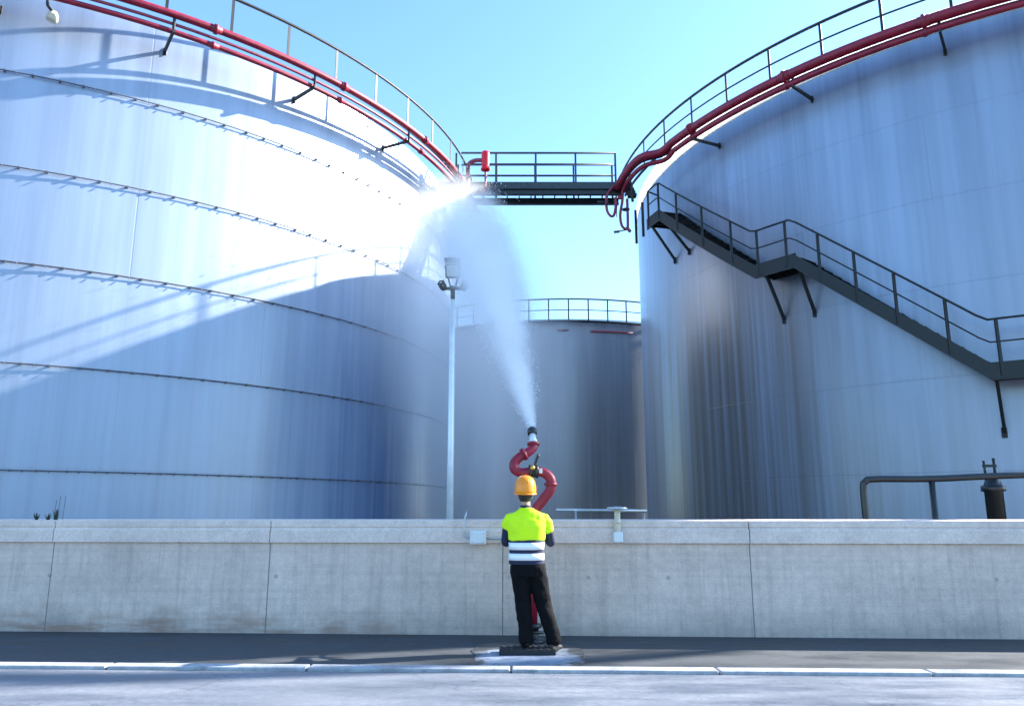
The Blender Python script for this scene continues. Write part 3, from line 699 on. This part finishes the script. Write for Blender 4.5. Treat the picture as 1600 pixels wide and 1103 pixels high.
for H, K, A in ((LH, LK, LA), (RH, RK, RA)):
    limb(b, [H, H.lerp(K, .5), K], [.085, .078, .058]); limb(b, [K, K.lerp(A, .3), A], [.056, .060, .04])
body = None
def hand(b, W, s):
    """right/left hand curled round the tiller bar at y 9.50, z 1.30"""
    k = Vector((W.x - s*.035, 9.475, 1.325))                         # knuckle line centre
    limb(b, [W + Vector((0, .01, 0)), (W+k)/2 + Vector((0, 0, .008)), k], [(.028, .02), (.038, .018), (.042, .015)])
    for i, (dx, ln) in enumerate(((-.031, .9), (-.0105, 1.), (.0105, .96), (.031, .8))):
        x_ = k.x + dx
        limb(b, [(x_, 9.478, 1.328), (x_, 9.478+.026*ln, 1.330), (x_, 9.523, 1.312), (x_, 9.522, 1.288), (x_, 9.500, 1.276)], [.0095, .009, .0088, .0082, .0072], n=8)
    limb(b, [W + Vector((-s*.02, .025, -.004)), (k.x - s*.045, 9.462, 1.305), (k.x - s*.040, 9.484, 1.280), (k.x - s*.022, 9.503, 1.274)], [.013, .012, .0105, .0085], n=8)
hand(b, LW, -1); hand(b, RW, 1)
relto(b, po).build('body', M['skin'], P, remesh=.0055, smooth_it=3)
# eyes
for s in (-1, 1):
    b = MB(); b.ball((.155+s*.031, 9.212, 1.744), .0115, 10, 8); e = relto(b, po).build('eye', M['eye'], P)
    b = MB(); b.ball((.155+s*.031, 9.2215, 1.744), (.005, .003, .005), 8, 6); relto(b, po).build('pupil', M['hair'], e)
b = MB(); b.ball((.155, 9.112, 1.745), (.084, .096, .118), 20, 14); b.v = [(x, y, max(z, 1.655)) for x, y, z in b.v]; b.v = [(x, min(y, 9.14), z) for x, y, z in b.v]
relto(b, po).build('hair', M['hair'], P)
# trousers
b = MB()
b.loft([((.18, 9.10, .82), .185, .125, Z, X, 2.6), ((.178, 9.09, .92), .198, .132, Z, X, 2.6), ((.172, 9.10, 1.0), .172, .122, Z, X, 2.5), ((.17, 9.1, 1.06), .165, .115, Z, X, 2.5)], 24)
for H, K, A, s in ((LH, LK, LA, -1), (RH, RK, RA, 1)):
    H2 = H + Vector((0, 0, -.04))
    limb(b, [H2, H2.lerp(K, .4), H2.lerp(K, .75), K], [(.115, .125), (.110, .116), (.100, .104), (.092, .096)], n=18)
    A2 = A + Vector((0, -.005, .0))
    limb(b, [K, K.lerp(A2, .3)+Vector((0, -.02, 0)), K.lerp(A2, .65)+Vector((.003, -.012, 0)), K.lerp(A2, .86)+Vector((s*.006, -.004, 0)), A2+Vector((0, .0, -.02))], [(.092, .094), (.090, .092), (.084, .084), (.084, .084), (.086, .092)], n=18)
tr = relto(b, po).build('trousers', M['trousers'], P, remesh=.011, smooth_it=4)
tx = bpy.data.textures.new('cloth_folds', 'CLOUDS'); tx.noise_scale = .09; tx.noise_depth = 2
dm = tr.modifiers.new('folds', 'DISPLACE'); dm.texture = tx; dm.strength = .022; dm.mid_level = .5; dm.texture_coords = 'LOCAL'
# boots
for A, ang, s in ((LA, 4, -1), (RA, -28, 1)):
    b = MB(); a = math.radians(ang); f = Vector((math.sin(-a), math.cos(a), 0)); z0 = .072 if s < 0 else .02
    sdv = Vector((f.y, -f.x, 0)); base = Vector((A.x, A.y, z0))
    b.loft([(base-f*.085+Z*.055, .025, .03, f, sdv), (base-f*.07+Z*.045, .036, .045, f, sdv, 2.6), (base+Z*.045, .040, .045, f, sdv, 2.6), (base+f*.07+Z*.036, .044, .036, f, sdv, 2.6), (base+f*.13+Z*.03, .046, .030, f, sdv, 2.6), (base+f*.175+Z*.024, .032, .022, f, sdv, 2.4), (base+f*.19+Z*.022, .015, .012, f, sdv)], 16)
    limb(b, [base+Z*.05, base+Z*.15], [.046, .05])
    bo = relto(b, po).build('boot', M['boot'], P, remesh=.007, smooth_it=2)
# undershirt sleeves (navy) and trunk below the vest
b = MB()
for S, E_, W in ((LS, LE, LW), (RS, RE, RW)):
    limb(b, [S+(LS+RS-S*2)*.06-Z*.03, S.lerp(E_, .5), E_, ], [.050, .056, .054]); limb(b, [E_, E_.lerp(W, .4), E_.lerp(W, .9)], [.057, .050, .040])
limb(b, [(.16, 9.105, 1.52), (.158, 9.11, 1.60)], [(.085, .075), (.066, .062)])
b.loft([((.17, 9.1, 1.0), .168, .118, Z, X, 2.5), ((.17, 9.1, 1.2), .168, .118, Z, X, 2.5), ((.17, 9.11, 1.40), .175, .11, Z, X, 2.5), ((.17, 9.11, 1.49), .11, .07, Z, X)], 22)
sh = relto(b, po).build('shirt', M['navy'], P, remesh=.010, smooth_it=3)
# vest: trunk + short cap sleeves
def trunk(z):
    tb = [(.96, .205, .142, .165), (1.05, .200, .138, .165), (1.15, .200, .138, .166), (1.28, .212, .140, .168), (1.38, .228, .138, .170), (1.44, .228, .128, .172), (1.485, .205, .112, .172), (1.53, .155, .095, .172), (1.56, .105, .08, .170), (1.59, .072, .068, .165)]
    for p, q in zip(tb[:-1], tb[1:]):
        if p[0] <= z <= q[0]:
            t = (z-p[0])/(q[0]-p[0]); return [p[i]+(q[i]-p[i])*t for i in range(4)]
    return tb[-1] if z > tb[-1][0] else tb[0]
def vrings(zs, g=0.):
    out = []
    for z in zs:
        _, a, c, cx = trunk(z); out.append(((cx, 9.105, z), a+g, c+g, Z, X, 2.5))
    return out
b = MB(); b.loft(vrings([1.215, 1.25, 1.3, 1.34, 1.38, 1.42, 1.44, 1.465, 1.49, 1.51, 1.53, 1.55, 1.57, 1.588]), 28)
for S, E_, s in ((LS, LE, -1), (RS, RE, 1)):
    d = (E_-S).normalized()
    limb(b, [S+Vector((-s*.075, 0, -.005)), S+Vector((-s*.012, .0, -.012)), S.lerp(E_, .25), S.lerp(E_, .52 if s > 0 else .40)], [(.052, .07), (.056, .070), (.062, .074), (.066, .078)], n=18)
vs_ = relto(b, po).build('vest', M['vest'], P, remesh=.009, smooth_it=4)
tx2 = bpy.data.textures.new('vest_folds', 'CLOUDS'); tx2.noise_scale = .11; tx2.noise_depth = 1
dm = vs_.modifiers.new('folds', 'DISPLACE'); dm.texture = tx2; dm.strength = .022; dm.mid_level = .5; dm.texture_coords = 'LOCAL'
b = MB(); b.loft(vrings([.955, .97, 1.02, 1.1, 1.16, 1.19, 1.225], -.004), 28); vl = relto(b, po).build('vest_skirt', M['navy'], P)
for z0, z1 in ((1.115, 1.195), (1.0, 1.075)):
    b = MB(); b.loft(vrings([z0, (z0+z1)/2, z1], .004), 28); relto(b, po).build('reflective_band', M['tape'], vl)
# hard hat
b = MB(); hz = 1.80; rt = Matrix.Rotation(math.radians(4), 3, 'X')
prof = [(0.112, -.055), (.119, -.05), (.120, -.02), (.118, .03), (.108, .085), (.085, .13), (.05, .155), (.01, .163)]
hv = MB(); hv.lathe(prof, (0, 0, 0), 32)
hv.v = [tuple(Vector((x*1.06, y*1.18, z*.97))) for x, y, z in hv.v]
b.add([rt @ Vector(v) + Vector((.155, 9.12, hz)) for v in hv.v], hv.f[:-1], True)
br_ = MB(); br_.lathe([(.112, -.058), (.128, -.062), (.130, -.056), (.118, -.046)], (0, 0, 0), 32, smooth=True)
br_.v = [tuple(Vector((x*1.06, y*1.18+(.035*max(0, y/.13)**2), z))) for x, y, z in br_.v]
b.add([rt @ Vector(v) + Vector((.155, 9.12, hz)) for v in br_.v], [f for f in br_.f if len(f) == 4], True)
hat = relto(b, po).build('hard_hat', M['hat'], P)
b = MB()
for dx in (-.028, 0, .028):
    pts = [rt @ Vector((dx, 1.16*.121*math.cos(t), .155*math.sin(t)*(.97 if dx else 1.0)+.004)) + Vector((.155, 9.12, hz)) for t in [math.radians(25+13*i) for i in range(11)]]
    b.tube(pts, .006, 6)
relto(b, po).build('crown_ridge', M['hat'], hat)

# ------------------------------------------------------------------ water jet and spray
def volume_mat(name, build, colr=(.985, .99, 1.), aniso=.2):
    m = bpy.data.materials.new(name); m.use_nodes = True; nt = m.node_tree
    nt.nodes.remove(nt.nodes['Principled BSDF']); out = nt.nodes['Material Output']
    pv = N(nt, 'ShaderNodeVolumePrincipled'); pv.inputs['Color'].default_value = (*colr, 1); pv.inputs['Anisotropy'].default_value = aniso
    L(nt, build(nt), pv.inputs['Density']); L(nt, pv.outputs[0], out.inputs['Volume']); return m

NZ = nz0 + ND*.22                       # nozzle mouth
END = Vector((-3.5, 29.8, 11.2)); BOW = 2.2
chord = END-NZ; LJ = chord.length
ex = chord.normalized(); ey = ex.cross(Z).normalized(); ez = ey.cross(ex).normalized() if ey.cross(ex).z > 0 else ex.cross(ey).normalized()
rotm = Matrix((ex, ey, ez)).transposed()
RAD0, RAD1 = .06, 2.7
def jet_density(nt):
    tc = N(nt, 'ShaderNodeTexCoord'); s = N(nt, 'ShaderNodeSeparateXYZ'); L(nt, tc.outputs['Object'], s.inputs[0])
    x_, y_, z_ = s.outputs
    t = math_node(nt, 'DIVIDE', x_, LJ, clamp=True)
    bow = math_node(nt, 'MULTIPLY', math_node(nt, 'MULTIPLY', t, math_node(nt, 'SUBTRACT', 1., t)), 4*BOW)
    dz = math_node(nt, 'SUBTRACT', z_, bow)
    r = math_node(nt, 'SQRT', math_node(nt, 'ADD', math_node(nt, 'MULTIPLY', y_, y_), math_node(nt, 'MULTIPLY', dz, dz)))
    R = math_node(nt, 'ADD', math_node(nt, 'MULTIPLY', math_node(nt, 'POWER', t, .85), RAD1-RAD0), RAD0)
    q = math_node(nt, 'DIVIDE', r, R)
    fall = math_node(nt, 'POWER', math_node(nt, 'SUBTRACT', 1., q, clamp=True), 1.7)
    core = math_node(nt, 'DIVIDE', 5.5, math_node(nt, 'POWER', R, 1.0))
    nz = noise(nt, tc.outputs['Object'], 1., 6, .72, (.55, 2.4, 2.4))
    k = ramp(nt, nz, [(.36, .08), (.66, 2.1)])
    fade = math_node(nt, 'POWER', math_node(nt, 'SUBTRACT', 1., t, clamp=True), 2.0)
    return math_node(nt, 'MULTIPLY', math_node(nt, 'MULTIPLY', math_node(nt, 'MULTIPLY', fall, core), k), math_node(nt, 'MULTIPLY', fade, .8))
b = MB(); pts = []; rs = []
for i in range(33):
    t = (i/32)**1.3; pts.append(Vector((t*LJ, 0, 4*BOW*t*(1-t)))); rs.append(RAD0+(RAD1-RAD0)*t**.85+.006)
b.tube(pts, rs, 20)
jet = b.build('water_jet', volume_mat('water_spray_jet', jet_density), loc=NZ)
jet.rotation_euler = rotm.to_euler()
tag(jet, 'white water jet widening from the cannon nozzle up towards the left tank', 'water jet')

# loose drops breaking away from the jet
def jet_point(t): return NZ + rotm @ Vector((t*LJ, 0, 4*BOW*t*(1-t)))
b = MB(); rd = random.Random(11)
for i in range(2600):
    t = rd.random()**1.5*.75; R_ = RAD0+(RAD1-RAD0)*t**.85
    q = R_*(.35+.85*rd.random()**.7) if t > .02 else R_*rd.random(); a = rd.uniform(0, 2*PI)
    p = jet_point(t) + rotm @ Vector((rd.uniform(-.3, .3)*t, q*math.cos(a), q*math.sin(a))) - Vector((0, 0, rd.random()**3*2.2*t))
    sz = rd.uniform(.0035, .008)*(1+1.6*t); dv = (jet_point(t+.01)-jet_point(t)).normalized()
    u = dv.orthogonal().normalized(); w_ = dv.cross(u)
    b.add([p-dv*sz*2.2, p+u*sz, p+w_*sz, p-u*sz, p-w_*sz, p+dv*sz*1.6], [(0,2,1),(0,3,2),(0,4,3),(0,1,4),(5,1,2),(5,2,3),(5,3,4),(5,4,1)], True)
M['drop'] = simple('white_water_drops', (.78, .82, .85), .15, 0, .03)
tag(b.build('water_drops', M['drop']), 'loose white drops scattering around the water jet', 'water drops', None, 'stuff')

def mist(name, c, r, dens, label, power=1.3, scale=.6, sc3=(1, 1, .6), lo=.3, off=(0, 0, 0), seedv=0., rot=0.):
    def dn(nt):
        tc = N(nt, 'ShaderNodeTexCoord'); mp = N(nt, 'ShaderNodeMapping'); mp.inputs['Scale'].default_value = (1/r[0], 1/r[1], 1/r[2]); L(nt, tc.outputs['Object'], mp.inputs[0])
        ln = N(nt, 'ShaderNodeVectorMath', operation='LENGTH'); L(nt, mp.outputs[0], ln.inputs[0])
        f = math_node(nt, 'POWER', math_node(nt, 'SUBTRACT', 1., ln.outputs['Value'], clamp=True), power)
        m2 = N(nt, 'ShaderNodeMapping'); m2.inputs['Location'].default_value = (seedv, 0, 0); L(nt, tc.outputs['Object'], m2.inputs[0])
        nn = noise(nt, m2.outputs[0], scale, 4, .6, sc3)
        return math_node(nt, 'MULTIPLY', math_node(nt, 'MULTIPLY', f, dens), ramp(nt, nn, [(.35, lo), (.65, 1.6)]))
    b = MB(); b.ball((0, 0, 0), r, 32, 20)
    o = b.build(name, volume_mat(name+'_volume', dn), loc=c); o.rotation_euler = (0, 0, rot)
    return tag(o, label, 'mist', None, 'stuff')
mist('spray_mist', (-3.0, 26.0, 8.3), (4.9, 4.0, 5.0), .28, 'bright cloud of spray where the jet strikes the left tank', 1.2, .5)
mist('falling_mist', (-1.2, 26.6, 5.2), (4.2, 4.2, 7.2), .46, 'thin veil of mist falling between the tanks', 1.0, .5, (1.2, 1.2, .2), .1, seedv=4.)

try: sc.cycles.volume_step_rate = 1.0; sc.cycles.volume_max_steps = 256; sc.cycles.volume_bounces = 5
except Exception: pass
sc.cycles.max_bounces = 8
